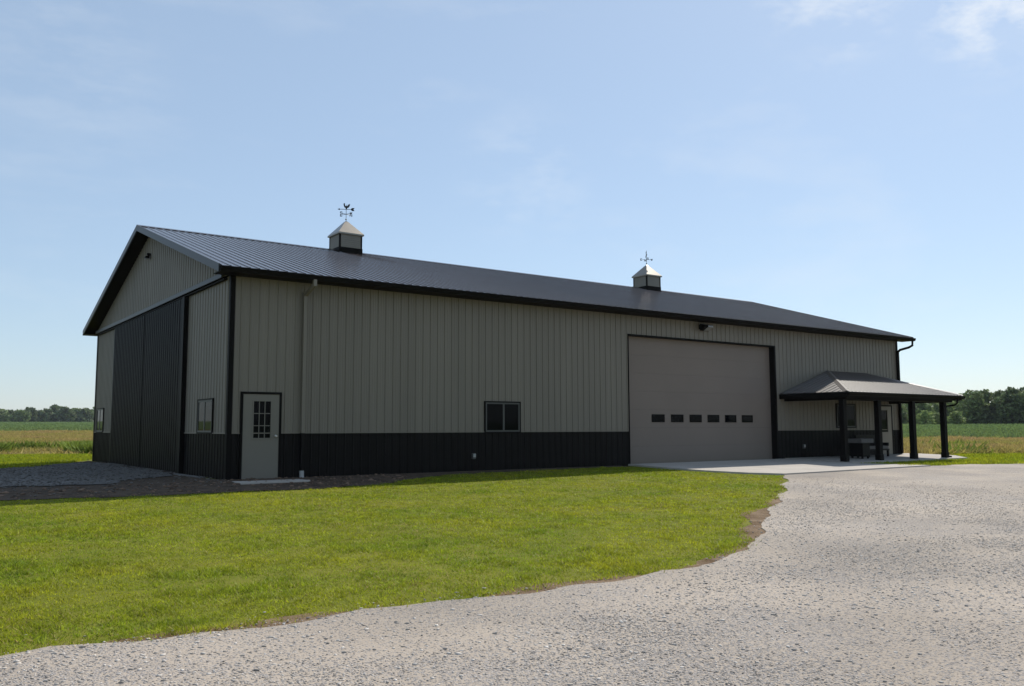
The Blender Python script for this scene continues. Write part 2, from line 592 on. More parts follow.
def ribbed(mb, s0, s1, lo, hi, P, sc=1.0, prof=PROF):
    """P(s, t, h) -> point; lo/hi are numbers or functions of s"""
    lo_ = lo if callable(lo) else (lambda s: lo)
    hi_ = hi if callable(hi) else (lambda s: hi)
    ss_ = [(s0, 0)]
    k0 = int(math.floor(s0 / PITCH)) - 1
    k1 = int(math.ceil(s1 / PITCH)) + 1
    for k in range(k0, k1):
        for ds, h in prof:
            s = k * PITCH + ds
            if s0 + .004 < s < s1 - .004:
                ss_.append((s, h * sc))
    ss_.append((s1, 0))
    vs = []
    for s, h in ss_:
        vs.append(P(s, lo_(s), h))
        vs.append(P(s, hi_(s), h))
    fs = [(2 * i, 2 * i + 2, 2 * i + 3, 2 * i + 1) for i in range(len(ss_) - 1)]
    mb.add(vs, fs)


front = lambda s, t, h: (s, -h, t)
back = lambda s, t, h: (s, W + h, t)
left = lambda s, t, h: (-h, s, t)
right = lambda s, t, h: (L + h, s, t)
DX0, DX1, DZ = 12.89, 20.27, 4.19
b = MB()
ribbed(b, 0, DX0, HW, SOF, front)
ribbed(b, DX0, DX1, DZ, SOF, front)
ribbed(b, DX1, L, HW, SOF, front)
b.build('front_siding', MT['siding'], barn)
for xa, xb in ((0, DX0), (DX1, L)):
    b = MB()
    ribbed(b, xa, xb, -.15, HW, front)
    b.build('front_wainscot', MT['black'], barn)
gz = lambda s: ZE + SL * (min(s, W - s) + OE) - .10
for ya, yb in ((0, 3.9), (12.55, W)):
    b = MB()
    ribbed(b, ya, yb, HW, SOF, left)
    b.build('gable_siding', MT['siding'], barn)
b = MB()
left2 = lambda s, t, h: (-.03 - h, s, t)
ribbed(b, 0, W / 2, 4.9, gz, left2)
ribbed(b, W / 2, W, 4.9, gz, left2)
b.build('gable_peak_siding', MT['siding'], barn)
b = MB()
ribbed(b, 0, 3.9, -.15, HW, left)
ribbed(b, 12.55, W, -.15, HW, left)
b.box(.02, .05, 3.9, 12.55, -.15, SOF)
b.build('gable_wainscot', MT['black'], barn)
b = MB()
ribbed(b, 0, W / 2, 0, gz, right)
ribbed(b, W / 2, W, 0, gz, right)
ribbed(b, 0, L, 0, SOF, back)
b.build('rear_siding', MT['siding'], barn)
# wainscot cap flashings
for q in ((.09, DX0 - .08, -.030, -.001), (DX1 + .08, L - .09, -.030, -.001), (-.031, -.001, .09, 3.58), (-.031, -.001, 12.7, W - .09)):
    MB().box(*q, HW - .008, HW + .016).build('wainscot_cap', MT['siding'], barn)
# corner trims
for cx_, cy_, sx, sy in ((0, 0, -1, -1), (L, 0, 1, -1), (0, W, -1, 1), (L, W, 1, 1)):
    b = MB()
    ox, oy = cx_ + sx * .034, cy_ + sy * .034
    ix, iy = cx_ - sx * .085, cy_ - sy * .085
    b.box(min(ox, ix), max(ox, ix), min(oy, oy - sy * .006), max(oy, oy - sy * .006), -.15, SOF)
    b.box(min(ox, ox - sx * .006), max(ox, ox - sx * .006), min(oy - sy * .006, iy), max(oy - sy * .006, iy), -.15, SOF)
    b.build('corner_trim', MT['trim'], barn)

# roof
ys0, ys1 = -OE - .03, W / 2
slope_len = lambda y: y


def roof_front(s, t, h):          # t = y from eave
    z = ZE + SL * (t + OE)
    return (s, t - h * .287, z + h * .958)


def roof_back(s, t, h):
    x, y, z = roof_front(s, t, h)
    return (x, W - y, z)


for P in (roof_front, roof_back):
    b = MB()
    ribbed(b, -OG, L + OG, ys0, ys1, P, 1.05, RPROF)
    b.build('roof_panel', MT['roof'], barn)
# deck under the panels
b = MB()
prof = [(-OE, ZE - .03), (W / 2, ZR - .03), (W + OE, ZE - .03), (W + OE, ZE - .09), (W / 2, ZR - .09), (-OE, ZE - .09)]
b.prism([(-OG + .03, y, z) for y, z in prof], (L + 2 * OG - .06, 0, 0))
b.build('roof_deck', MT['trim'], barn)
b = MB()
for sgn in (1, -1):
    y0, y1 = (W / 2, W / 2 - .17) if sgn > 0 else (W / 2, W / 2 + .17)
    z1 = ZR - SL * .17 + .028
    b.prism([(-OG - .01, y0, ZR + .040), (-OG - .01, y1, z1), (-OG - .01, y1, z1 - .012), (-OG - .01, y0, ZR + .026)], (L + 2 * OG + .02, 0, 0))
b.build('ridge_cap', MT['roof'], barn)
# rake trims
for xx, dx in ((-OG - .012, .04), (L + OG - .028, .04)):
    b = MB()
    for m_ in (1, -1):
        f_ = (lambda y: y) if m_ > 0 else (lambda y: W - y)
        b.prism([(xx, f_(-OE), ZE + .03), (xx, f_(W / 2), ZR + .03), (xx, f_(W / 2), ZR - .16), (xx, f_(-OE), ZE - .16)], (dx, 0, 0))
    b.build('rake_trim', MT['rake'], barn)
    b = MB()
    for m_ in (1, -1):
        f_ = (lambda y: y) if m_ > 0 else (lambda y: W - y)
        x0_, x1_ = (-OG + .03, -.002) if xx < 0 else (L + .002, L + OG - .03)
        b.prism([(x0_, f_(-OE + .02), ZE - .125), (x0_, f_(W / 2), ZR - .125), (x0_, f_(W / 2), ZR - .145), (x0_, f_(-OE + .02), ZE - .145)], (x1_ - x0_, 0, 0))
    b.build('rake_soffit', MT['trim'], barn)
# eave fascias, soffits and gutters
for m_ in (1, -1):
    f_ = (lambda y: y) if m_ > 0 else (lambda y: W - y)

    def bx(mb, x0, x1, ya, yb, z0, z1):
        a_, c_ = sorted((f_(ya), f_(yb)))
        mb.box(x0, x1, a_, c_, z0, z1)
    b = MB(); bx(b, -OG, L + OG, -OE + .005, -OE + .03, SOF - .02, ZE - .012)
    b.build('fascia', MT['trim'], barn)
    b = MB(); bx(b, -OG + .03, L + OG - .03, -OE + .03, -.004, SOF - .015, SOF + .005)
    b.build('soffit', MT['trim'], barn)
    b = MB()
    prof = [(-OE + .003, ZE - .035), (-OE + .003, ZE - .15), (-OE - .085, ZE - .15), (-OE - .125, ZE - .06), (-OE - .125, ZE - .035), (-OE - .115, ZE - .035), (-OE - .08, ZE - .135), (-OE - .012, ZE - .135), (-OE - .012, ZE - .035)]
    b.prism([(-OG + .01, f_(y), z) for y, z in prof], (L + 2 * OG - .02, 0, 0))
    b.build('gutter', MT['trim'], barn)

# overhead door
gd = MB()
RY = 0.20
nsec = 7
for i in range(nsec):
    z0, z1 = i * DZ / nsec, (i + 1) * DZ / nsec
    if i == 2:      # the glazed section: rails and stiles leave six openings
        pass
    gd.box(DX0 + .01, DX1 - .01, RY, RY + .05, z0 + .0012, z1 - .0012)
    gd.box(DX0 + .01, DX1 - .01, RY - .0015, RY, z0 + .30, z0 + .303)
garage = gd.build('overhead_door', MT['doorgrey'], barn)
for k in range(6):
    x0 = 14.11 + .904 * k
    w_ = MB()
    x1, z0, z1 = x0 + .55, 1.405, 1.625
    for q in ((x0 - .02, x1 + .02, z0 - .02, z0), (x0 - .02, x1 + .02, z1, z1 + .02), (x0 - .02, x0, z0, z1), (x1, x1 + .02, z0, z1)):
        w_.box(q[0], q[1], RY - .018, RY - .002, q[2], q[3])
    w_.build('door_window_frame', MT['trim'], garage)
    MB().box(x0, x1, RY - .007, RY - .002, z0, z1).build('door_window', MT['glass'], garage)
MB().box(DX0 + .01, DX1 - .01, RY - .01, RY + .05, -.06, .004).build('bottom_seal', MT['trim'], garage)
b = MB()
b.box(DX1, DX1 + .07, -.036, RY + .06, -.1, DZ)
b.box(DX0 - .025, DX0, -.030, RY + .06, -.1, DZ)
b.box(DX0 - .025, DX1 + .07, -.030, RY + .06, DZ, DZ + .045)
b.build('overhead_door_trim', MT['trim'], barn)
b = MB()
b.box(DX0 - .5, DX1 + .5, RY + .07, RY + .09, -.1, SOF - .03)
b.build('door_backing', MT['trim'], barn)


# windows and doors set on the siding
def window_front(x0, x1, z0, z1, split=True, y=0.0, parent=barn):
    b = MB()
    t = .036
    b.box(x0, x1, y - .045, y + .0, z1 - t, z1)
    b.box(x0, x1, y - .045, y + .0, z0, z0 + t)
    b.box(x0, x0 + t, y - .045, y, z0 + t, z1 - t)
    b.box(x1 - t, x1, y - .045, y, z0 + t, z1 - t)
    fr = b.build('window', MT['trim'], parent)
    b = MB()
    i0, i1, j0, j1 = x0 + t, x1 - t, z0 + t, z1 - t
    s = .045
    b.box(i0, i1, y - .038, y - .002, j1 - s, j1)
    b.box(i0, i1, y - .038, y - .002, j0, j0 + s)
    b.box(i0, i0 + s, y - .038, y - .002, j0 + s, j1 - s)
    b.box(i1 - s, i1, y - .038, y - .002, j0 + s, j1 - s)
    mid = (i0 + i1) / 2 + .03
    if split:
        b.box(mid - .03, mid + .03, y - .036, y - .002, j0 + s, j1 - s)
    b.build('sash', MT['vinyl'], fr)
    MB().box(i0 + s, i1 - s, y - .026, y - .020, j0 + s, j1 - s).build('pane', MT['glass'], fr)
    return fr


def window_left(y0, y1, z0, z1):
    fr = window_front(y0, y1, z0, z1)
    for o in [fr] + list(fr.children):
        for v in o.data.vertices:
            v.co = Vector((v.co.y, v.co.x, v.co.z))
        o.data.flip_normals()
    return fr


window_front(7.27, 8.54, 1.06, 1.97)
window_front(24.0, 25.3, 1.17, 2.14)
window_left(1.10, 2.38, 1.08, 1.96)
window_left(14.30, 15.5, 1.08, 1.99)


def entry_door(x0, x1, z1, m, lites, glass_rect, knob_side):
    b = MB()
    t = .055
    b.box(x0 - t, x1 + t, -.05, 0, z1, z1 + t)
    b.box(x0 - t, x0, -.05, 0, 0, z1)
    b.box(x1, x1 + t, -.05, 0, 0, z1)
    fr = b.build('entry_door_trim', MT['trim'], barn)
    b = MB()
    gx0, gx1, gz0, gz1 = glass_rect
    y0, y1 = -.036, -.004
    b.box(x0, x1, y0, y1, .012, gz0)
    b.box(x0, x1, y0, y1, gz1, z1)
    b.box(x0, gx0, y0, y1, gz0, gz1)
    b.box(gx1, x1, y0, y1, gz0, gz1)
    # jamb seams and glazing bead
    b.box(gx0 - .03, gx1 + .03, y0 - .012, y0 - .001, gz1, gz1 + .03)
    b.box(gx0 - .03, gx1 + .03, y0 - .012, y0 - .001, gz0 - .03, gz0)
    b.box(gx0 - .03, gx0, y0 - .012, y0 - .001, gz0, gz1)
    b.box(gx1, gx1 + .03, y0 - .012, y0 - .001, gz0, gz1)
    dr = b.build('entry_door', m, barn)
    MB().box(gx0, gx1, -.020, -.014, gz0, gz1).build('door_glass', MT['glass'], dr)
    if lites:
        b = MB()
        for k in (1, 2):
            xx = gx0 + (gx1 - gx0) * k / 3
            b.box(xx - .009, xx + .009, -.030, -.0215, gz0, gz1)
            zz = gz0 + (gz1 - gz0) * k / 3
            b.box(gx0, gx1, -.0295, -.0210, zz - .009, zz + .009)
        b.build('muntin', m, dr)
    kx = x1 - .075 if knob_side > 0 else x0 + .075
    b = MB()
    b.tube([(kx, -.036, 1.02), (kx, -.055, 1.02), (kx, -.06, 1.02), (kx, -.085, 1.02), (kx, -.10, 1.02)], [.032, .030, .014, .030, .018], 12)
    b.build('door_knob', MT['metal'], dr)
    return dr


entry_door(.34, 1.235, 2.03, MT['manddoor'], True, (.60, 1.02, .98, 1.86), 1)
entry_door(26.93, 27.86, 2.06, MT['cream'], False, (27.1, 27.55, 1.0, 1.9), -1)

# sliding doors on the gable
for y0, y1 in ((3.86, 8.12), (8.25, 12.62)):
    b = MB()
    lf = lambda s, t, h: (-.095 - h, s, t)
    ribbed(b, y0 + .04, y1 - .04, .06, 4.78, lf)
    leaf = b.build('sliding_door', MT['black'], barn)
    b = MB()
    b.box(-.10, -.04, y0, y0 + .05, .04, 4.8)
    b.box(-.10, -.04, y1 - .05, y1, .04, 4.8)
    b.box(-.09, -.04, y0 + .05, y1 - .05, .04, .10)
    b.build('door_edge', MT['trim'], leaf)
b = MB()
b.box(-.13, -.002, 3.60, 3.84, .0, 4.80)
b.build('door_stop_post', MT['trim'], barn)
b = MB()
b.prism([(-.001, .3, 4.97), (-.165, .3, 4.955), (-.165, .3, 4.845), (-.150, .3, 4.845), (-.150, .3, 4.94), (-.001, .3, 4.955)], (0, W - .6, 0))
b.build('door_track_cover', MT['rake'], barn)
b = MB()
b.box(-.10, -.005, .3, W - .3, 4.80, 4.84)
b.build('door_track', MT['trim'], barn)

# downspouts
b = MB()
b.beam((1.87, -.56, 4.87), (1.87, -.56, 4.70), .085, .085, (0, 1, 0))
b.beam((1.87, -.56, 4.74), (1.82, -.085, 4.52), .08, .08)
b.beam((1.82, -.085, 4.60), (1.82, -.085, HW), .085, .10, (0, 1, 0))
ds = b.build('downspout', MT['siding'], barn)
MB().beam((1.82, -.085, HW), (1.82, -.085, .22), .085, .10, (0, 1, 0)).build('lower_pipe', MT['black'], ds)
MB().tube([(1.82, -.085, .17), (1.82, -.09, .06), (1.82, -.12, -.10)], .055, 10).build('drain_boot', MT['white'], ds)
b = MB()
b.tube([(L + .30, -.56, 4.86), (L + .30, -.55, 4.66), (L + .24, -.42, 4.58), (L + .0, -.16, 4.48), (L - .07, -.085, 4.38)], .05, 8)
b.beam((L - .07, -.085, 4.42), (L - .07, -.085, .1), .085, .09, (0, 1, 0))
b.build('downspout', MT['trim'], barn)

# outlet boxes, wall pack light, gable light
for x, z in ((6.9, .42), (21.85, .48)):
    b = MB()
    b.box(x - .055, x + .055, -.075, -.002, z - .08, z + .08)
    o = b.build('outlet_box', MT['vinyl'], barn, bevel=0.01)
    MB().box(x - .04, x + .04, -.09, -.076, z - .03, z + .065).build('cover', MT['white'], o)
b = MB()
b.box(16.22, 16.34, -.12, -.022, 4.60, 4.76)
b.prism([(16.18, -.12, 4.78), (16.18, -.34, 4.72), (16.18, -.34, 4.66), (16.18, -.12, 4.54)], (.42, 0, 0))
fl = b.build('flood_light', MT['trim'], barn)
MB().prism([(16.34, -.145, 4.545), (16.34, -.36, 4.655), (16.34, -.352, 4.71), (16.34, -.135, 4.60)], (.24, 0, 0)).build('lens', MT['light_lens'], fl)
b = MB()
b.box(-.15, -.045, 7.95, 8.03, 6.66, 6.72)
b.prism([(-.08, 7.92, 6.66), (-.20, 7.92, 6.61), (-.20, 7.92, 6.55), (-.08, 7.92, 6.55)], (0, .14, 0))
fl = b.build('gable_light', MT['trim'], barn)
MB().box(-.19, -.09, 7.93, 8.05, 6.53, 6.549).build('lens', MT['light_lens'], fl)


# cupolas with weather vanes
def poly_plate(mb, pts, th, ang, c):
    ca, sa = math.cos(ang), math.sin(ang)
    P = [(c[0] + p[0] * ca, c[1] + p[0] * sa, c[2] + p[1]) for p in pts]
    mb.prism(P, (-sa * th, ca * th, 0))


ROOSTER = [(-.02, 0), (.03, 0), (.035, .04), (.09, .06), (.13, .12), (.15, .19), (.125, .21), (.10, .16), (.075, .20), (.06, .15), (.03, .12), (-.03, .12),
           (-.055, .17), (-.05, .215), (-.07, .235), (-.095, .21), (-.125, .195), (-.10, .18), (-.10, .14), (-.075, .07), (-.03, .045)]
GLYPH = {'N': [((-1, -1), (-1, 1)), ((-1, 1), (1, -1)), ((1, -1), (1, 1))],
         'S': [((1, 1), (-1, 1)), ((-1, 1), (-1, 0)), ((-1, 0), (1, 0)), ((1, 0), (1, -1)), ((1, -1), (-1, -1))],
         'E': [((-1, -1), (-1, 1)), ((-1, 1), (1, 1)), ((-1, 0), (.7, 0)), ((-1, -1), (1, -1))],
         'W': [((-1, 1), (-.5, -1)), ((-.5, -1), (0, .6)), ((0, .6), (.5, -1)), ((.5, -1), (1, 1))]}


def cupola(x, vane_ang, arm_ang):
    cy = W / 2
    s = .43
    zb, ze_ = ZR - .20, ZR + .56
    b = MB()
    b.box(x - s, x + s, cy - s, cy + s, zb, ze_ - .02)
    # louvre slats on each face
    for k in range(5):
        z0 = ZR + .13 + k * .072
        for sg in (-1, 1):
            yf, xf = cy + sg * s, x + sg * s
            b.prism([(x - s + .07, yf, z0 + .055), (x - s + .07, yf + sg * .009, z0), (x - s + .07, yf, z0)], (2 * s - .14, 0, 0))
            b.prism([(xf, cy - s + .07, z0 + .055), (xf + sg * .009, cy - s + .07, z0), (xf, cy - s + .07, z0)], (0, 2 * s - .14, 0))
    cu = b.build('cupola', MT['cupola'], barn)
    b = MB()
    e = s + .012
    for sx in (-1, 1):
        for sy in (-1, 1):
            xs = sorted((x + sx * e, x + sx * (e - .055)))
            ysx = sorted((cy + sy * e, cy + sy * (e - .055)))
            b.box(xs[0], xs[1], ysx[0], ysx[1], ZR + .07, ze_ - .03)
    b.box(x - e - .01, x + e + .01, cy - e - .01, cy + e + .01, zb - .02, ZR + .07)
    b.build('cupola_trim', MT['trim'], cu)
    b = MB()
    q = .49
    base = [(x - q, cy - q, ze_ - .02), (x + q, cy - q, ze_ - .02), (x + q, cy + q, ze_ - .02), (x - q, cy + q, ze_ - .02)]
    up = [(p[0], p[1], ze_ + .035) for p in base]
    k = .06
    mid = [(x - k, cy - k, ze_ + .53), (x + k, cy - k, ze_ + .53), (x + k, cy + k, ze_ + .53), (x - k, cy + k, ze_ + .53)]
    vs = base + up + mid + [(x, cy, ze_ + .575)]
    fs = [(3, 2, 1, 0)] + [(i, (i + 1) % 4, 4 + (i + 1) % 4, 4 + i) for i in range(4)] + [(4 + i, 4 + (i + 1) % 4, 8 + (i + 1) % 4, 8 + i) for i in range(4)]
    fs += [(8 + i, 8 + (i + 1) % 4, 12) for i in range(4)]
    b.add(vs, fs)
    b.build('cupola_roof', MT['cuproof'], cu)
    za = ze_ + .55
    b = MB()
    b.tube([(x, cy, za), (x, cy, za + .62)], .009, 8)
    b.tube([(x, cy, za + .05), (x, cy, za + .075), (x, cy, za + .10)], [.016, .035, .016], 8)
    R_ = .20
    for i, ch in enumerate('NESW'):
        a = arm_ang + math.pi / 2 * i
        ex, ey = x + R_ * math.cos(a), cy + R_ * math.sin(a)
        b.tube([(x, cy, za + .27), (ex, ey, za + .27)], .008, 6)
        for (p0, p1) in GLYPH[ch]:
            g_ = .036
            c_ = (x + (R_ + .045) * math.cos(a), cy + (R_ + .045) * math.sin(a), za + .27)
            # letters face the photographer's side of the yard
            la = math.radians(-35)
            A_ = (c_[0] + p0[0] * g_ * math.cos(la), c_[1] + p0[0] * g_ * math.sin(la), c_[2] + p0[1] * g_ * 1.2)
            B_ = (c_[0] + p1[0] * g_ * math.cos(la), c_[1] + p1[0] * g_ * math.sin(la), c_[2] + p1[1] * g_ * 1.2)
            b.tube([A_, B_], .011, 5)
    # arrow
    zz = za + .45
    ca, sa = math.cos(vane_ang), math.sin(vane_ang)
    b.tube([(x - .24 * ca, cy - .24 * sa, zz), (x + .24 * ca, cy + .24 * sa, zz)], .010, 6)
    poly_plate(b, [(-.31, 0), (-.23, .035), (-.23, -.035)], .012, vane_ang, (x, cy, zz))
    poly_plate(b, [(.16, 0), (.20, .055), (.30, .055), (.26, 0), (.30, -.055), (.20, -.055)], .012, vane_ang, (x, cy, zz))
    poly_plate(b, [(p[0] * .92, p[1] * .95) for p in ROOSTER], .014, vane_ang, (x, cy, zz + .01))
    b.build('weather_vane', MT['iron'], cu)


cupola(6.62, math.radians(-28), math.radians(20))
cupola(21.66, math.radians(52), math.radians(60))

# porch
XL, XR, DP, EZ, AX0, AX1, AZ_ = 20.50, 28.30, 2.85, 2.44, 23.55, 25.9, 3.41
pr = MB()
A = Vector((XL, -.004, EZ)); B_ = Vector((XL, -DP, EZ)); C_ = Vector((XR, -DP, EZ)); D_ = Vector((XR, -.004, EZ))
E_ = Vector((AX0, -.004, AZ_)); F_ = Vector((AX1, -.004, AZ_))
dn = Vector((0, 0, -.03))
for poly in ((A, B_, E_), (B_, C_, F_, E_), (C_, D_, F_)):
    n_ = len(poly)
    vs = list(poly) + [p + dn for p in poly]
    pr.add(vs, [tuple(range(n_)), tuple(range(n_, 2 * n_))])
porch = pr.build('porch_roof', MT['roof_sunlit'], barn)
# ribs on the porch roof faces
b = MB()

slope_f = (AZ_ - EZ) / DP
slope_l = (AZ_ - EZ) / (AX0 - XL)
slope_r = (AZ_ - EZ) / (XR - AX1)
fr_, lr_, rr2_ = MB(), MB(), MB()
x = XL + .12
while x < XR - .05:
    if x < AX0:
        ytop = -DP + (x - XL) * DP / (AX0 - XL)
    elif x > AX1:
        ytop = -DP + (XR - x) * DP / (XR - AX1)
    else:
        ytop = -.01
    if ytop + DP > .15:
        z1 = EZ + slope_f * (ytop + DP)
        b = fr_
        b.prism([(x - .02, -DP, EZ + .001), (x - .009, -DP, EZ + .019), (x + .009, -DP, EZ + .019), (x + .02, -DP, EZ + .001)], (0, ytop + DP, z1 - EZ))
    x += PITCH
y = -DP + .12
while y < -.03:
    for sx in (0, 1):
        if sx == 0:
            xt = XL + (y + DP) * (AX0 - XL) / DP
            x0, sl_ = XL, slope_l
        else:
            xt = XR - (y + DP) * (XR - AX1) / DP
            x0, sl_ = XR, slope_r
        z1 = EZ + sl_ * abs(xt - x0)
        b = lr_ if sx == 0 else rr2_
        b.prism([(x0, y - .02, EZ + .001), (x0, y - .009, EZ + .019), (x0, y + .009, EZ + .019), (x0, y + .02, EZ + .001)], (xt - x0, 0, z1 - EZ))
    y += PITCH
for b in (fr_, lr_, rr2_):
    b.build('standing_ribs', MT['roof_sunlit'], porch)
b = MB()
for p, q in ((B_, E_), (C_, F_)):
    b = MB()
    d_ = (q - p).normalized()
    side = d_.cross(Vector((0, 0, 1))).normalized() * .11
    up = Vector((0, 0, .035))
    drop = Vector((0, 0, -.012))
    b.prism([p + up, p + side + drop, p + side + drop - Vector((0, 0, .012)), p + up - Vector((0, 0, .012)), p - side + drop - Vector((0, 0, .012)), p - side + drop], q - p - d_ * .05)
    b.build('hip_cap', MT['roof_sunlit'], porch)
b = MB()
b.box(XL + .02, XR - .02, -DP + .015, -.01, EZ - .17, EZ - .15)
b.box(XL + .01, XR - .01, -DP + .01, -DP + .035, EZ - .19, EZ - .031)
b.box(XL + .01, XL + .035, -DP + .035, -.01, EZ - .19, EZ - .031)
b.box(XR - .035, XR - .01, -DP + .035, -.01, EZ - .19, EZ - .031)
b.box(XL + .3, XR - .3, -DP + .28, -DP + .52, EZ - .27, EZ - .171)
b.box(XL + .3, XL + .54, -DP + .52, -.01, EZ - .27, EZ - .171)
b.box(XR - .54, XR - .3, -DP + .52, -.01, EZ - .27, EZ - .171)
b.build('porch_beam', MT['trim'], barn)
b = MB()
prof = [(-DP + .008, EZ - .03), (-DP + .008, EZ - .14), (-DP - .07, EZ - .14), (-DP - .11, EZ - .05), (-DP - .11, EZ - .03), (-DP - .10, EZ - .03), (-DP - .065, EZ - .128), (-DP - .004, EZ - .128), (-DP - .004, EZ - .03)]
b.prism([(XL - .02, yy, zz) for yy, zz in prof], (XR - XL + .04, 0, 0))
b.build('porch_gutter', MT['trim'], barn)
PY = -DP + .40
for x in (20.82, 22.96, 25.25, 27.50):
    b = MB()
    b.box(x - .095, x + .095, PY - .095, PY + .095, -.02, EZ - .275)
    po = b.build('porch_post', MT['trim'], barn, bevel=0.008)
    b = MB()
    b.box(x - .112, x + .112, PY - .112, PY + .112, -.03, .21)
    b.build('post_base', MT['trim'], po, bevel=0.01)
b = MB()
b.tube([(XR - .52, -DP - .05, EZ - .14), (XR - .52, -DP - .04, EZ - .30), (XR - .56, -DP + .04, EZ - .38), (27.70, PY - .06, EZ - .42), (27.66, PY, EZ - .52)], .036, 8)
b.beam((27.66, PY, EZ - .48), (27.66, PY, .06), .07, .07, (0, 1, 0))
b.tube([(27.66, PY, .10), (27.72, PY - .02, .04), (27.86, PY - .05, .03)], .036, 8)
b.build('porch_downspout', MT['trim'], barn)

# things under the porch
t = thing('patio_bench', 'low dark bench with a pale grey cushion under the porch between two posts', 'bench', (25.15, -.8, .03), math.radians(2))
b = MB(); b.box(-.75, .75, -.30, .28, .26, .32); b.build('seat', MT['black'], t, bevel=.01)
b = MB(); b.box(-.68, .72, -.28, .24, .32, .43); b.build('cushion', MT['cushion'], t, bevel=.03)
b = MB(); b.box(-.75, .75, .24, .30, .40, .86)
b.build('backrest', MT['black'], t, bevel=.01)
for sx in (-1, 1):
    for sy in (-.25, .22):
        MB().box(sx * .70 - .035, sx * .70 + .035, sy - .035, sy + .035, -.03, .26).build('leg', MT['black'], t)
    MB().box(sx * .72 - .03, sx * .72 + .03, -.28, .24, .435, .56).build('armrest', MT['black'], t)
t = thing('patio_cabinet', 'boxy dark stand with a pale grey top beside the low bench under the porch', 'stand', (23.35, -1.45, .05), math.radians(3))
MB().box(-.30, .20, -.26, .26, .06, .56).build('cabinet', MT['black'], t, bevel=.01)
MB().box(-.45, .42, -.30, .30, .56, .72).build('tabletop', MT['wood'], t, bevel=.02)
for sx in (-.25, .15):
    for sy in (-.2, .2):
        MB().box(sx - .03, sx + .03, sy - .03, sy + .03, -.03, .06).build('leg', MT['black'], t)

# ------------------------------------------------------------------ grass, stones
def inside(P, poly):
    ins = np.zeros(len(P), bool)
    n = len(poly)
    for i in range(n):
        x1, y1 = poly[i]
        x2, y2 = poly[(i + 1) % n]
        if y1 == y2:
            continue
        ins ^= ((y1 > P[:, 1]) != (y2 > P[:, 1])) & (P[:, 0] < (x2 - x1) * (P[:, 1] - y1) / (y2 - y1) + x1)
    return ins


CX, CY = -6.617, -20.759


def polar(n, r0_, r1_, a0, a1, power):
    """points by bearing (radians from the view axis, + right) and distance; density falls as r**-power"""
    u = rng.random(n)
    e = 2 - power
    r = (r0_ ** e + u * (r1_ ** e - r0_ ** e)) ** (1 / e)
    a = yaw + a0 + (a1 - a0) * rng.random(n)
    return np.c_[CX + r * np.sin(a), CY + r * np.cos(a)], r


def vnoise(P, s, seed):
    g_ = np.random.default_rng(seed).random((64, 64))
    q = P * s
    i = np.floor(q).astype(int)
    f = q - i
    f = f * f * (3 - 2 * f)
    a = g_[i[:, 0] % 64, i[:, 1] % 64]; b_ = g_[(i[:, 0] + 1) % 64, i[:, 1] % 64]
    c = g_[i[:, 0] % 64, (i[:, 1] + 1) % 64]; d = g_[(i[:, 0] + 1) % 64, (i[:, 1] + 1) % 64]
    return (a * (1 - f[:, 0]) + b_ * f[:, 0]) * (1 - f[:, 1]) + (c * (1 - f[:, 0]) + d * f[:, 0]) * f[:, 1]


def blades(name, P, hgt, wid, lean, m, off=0.0):
    n = len(P)
    z = zt(P[:, 0], P[:, 1]) + off - .005
    a = rng.random(n) * 2 * math.pi
    l_ = rng.random(n) * lean * hgt
    la = rng.random(n) * 2 * math.pi
    bx_, by_ = np.cos(a) * wid / 2, np.sin(a) * wid / 2
    V = np.empty((n, 3, 3))
    V[:, 0] = np.c_[P[:, 0] - bx_, P[:, 1] - by_, z]
    V[:, 1] = np.c_[P[:, 0] + bx_, P[:, 1] + by_, z]
    V[:, 2] = np.c_[P[:, 0] + l_ * np.cos(la), P[:, 1] + l_ * np.sin(la), z + hgt]
    return big_mesh(name, V.reshape(-1, 3), np.arange(3 * n).reshape(-1, 3), m, 3)


LAWN_POLY = LAWN_EDGE + [(14.0, -4.9), (13.3, -4.4), (12.8, -3.1), (12.6, -1.6), (12.3, -.5), (5.6, -.7), (4.2, -1.35), (2.6, -2.25), (1.2, -2.45), (-1, -2.3), (-3, -1.95), (-6, -1.55), (-20, -1.2), (-60, -.9)]
P, r = polar(1050000, 6.0, 34, -1.20, .66, 1.15)
edge_j = (rng.random((len(P), 2)) - .5) * .16
k = inside(P + edge_j, LAWN_POLY)
# bare and thin places
k &= rng.random(len(P)) < np.clip(.35 + 2.2 * (vnoise(P, 1.1, 3) * .6 + vnoise(P, 3.1, 4) * .4 - .12), 0, 1)
EP = np.array(LAWN_EDGE)


def edge_dist(P):
    e = np.full(len(P), 99.0)
    for i_ in range(len(EP) - 1):
        a_, b_ = EP[i_], EP[i_ + 1]
        t_ = np.clip(((P - a_) @ (b_ - a_)) / ((b_ - a_) @ (b_ - a_)), 0, 1)
        e = np.minimum(e, np.linalg.norm(P - (a_ + t_[:, None] * (b_ - a_)), axis=1))
    return e


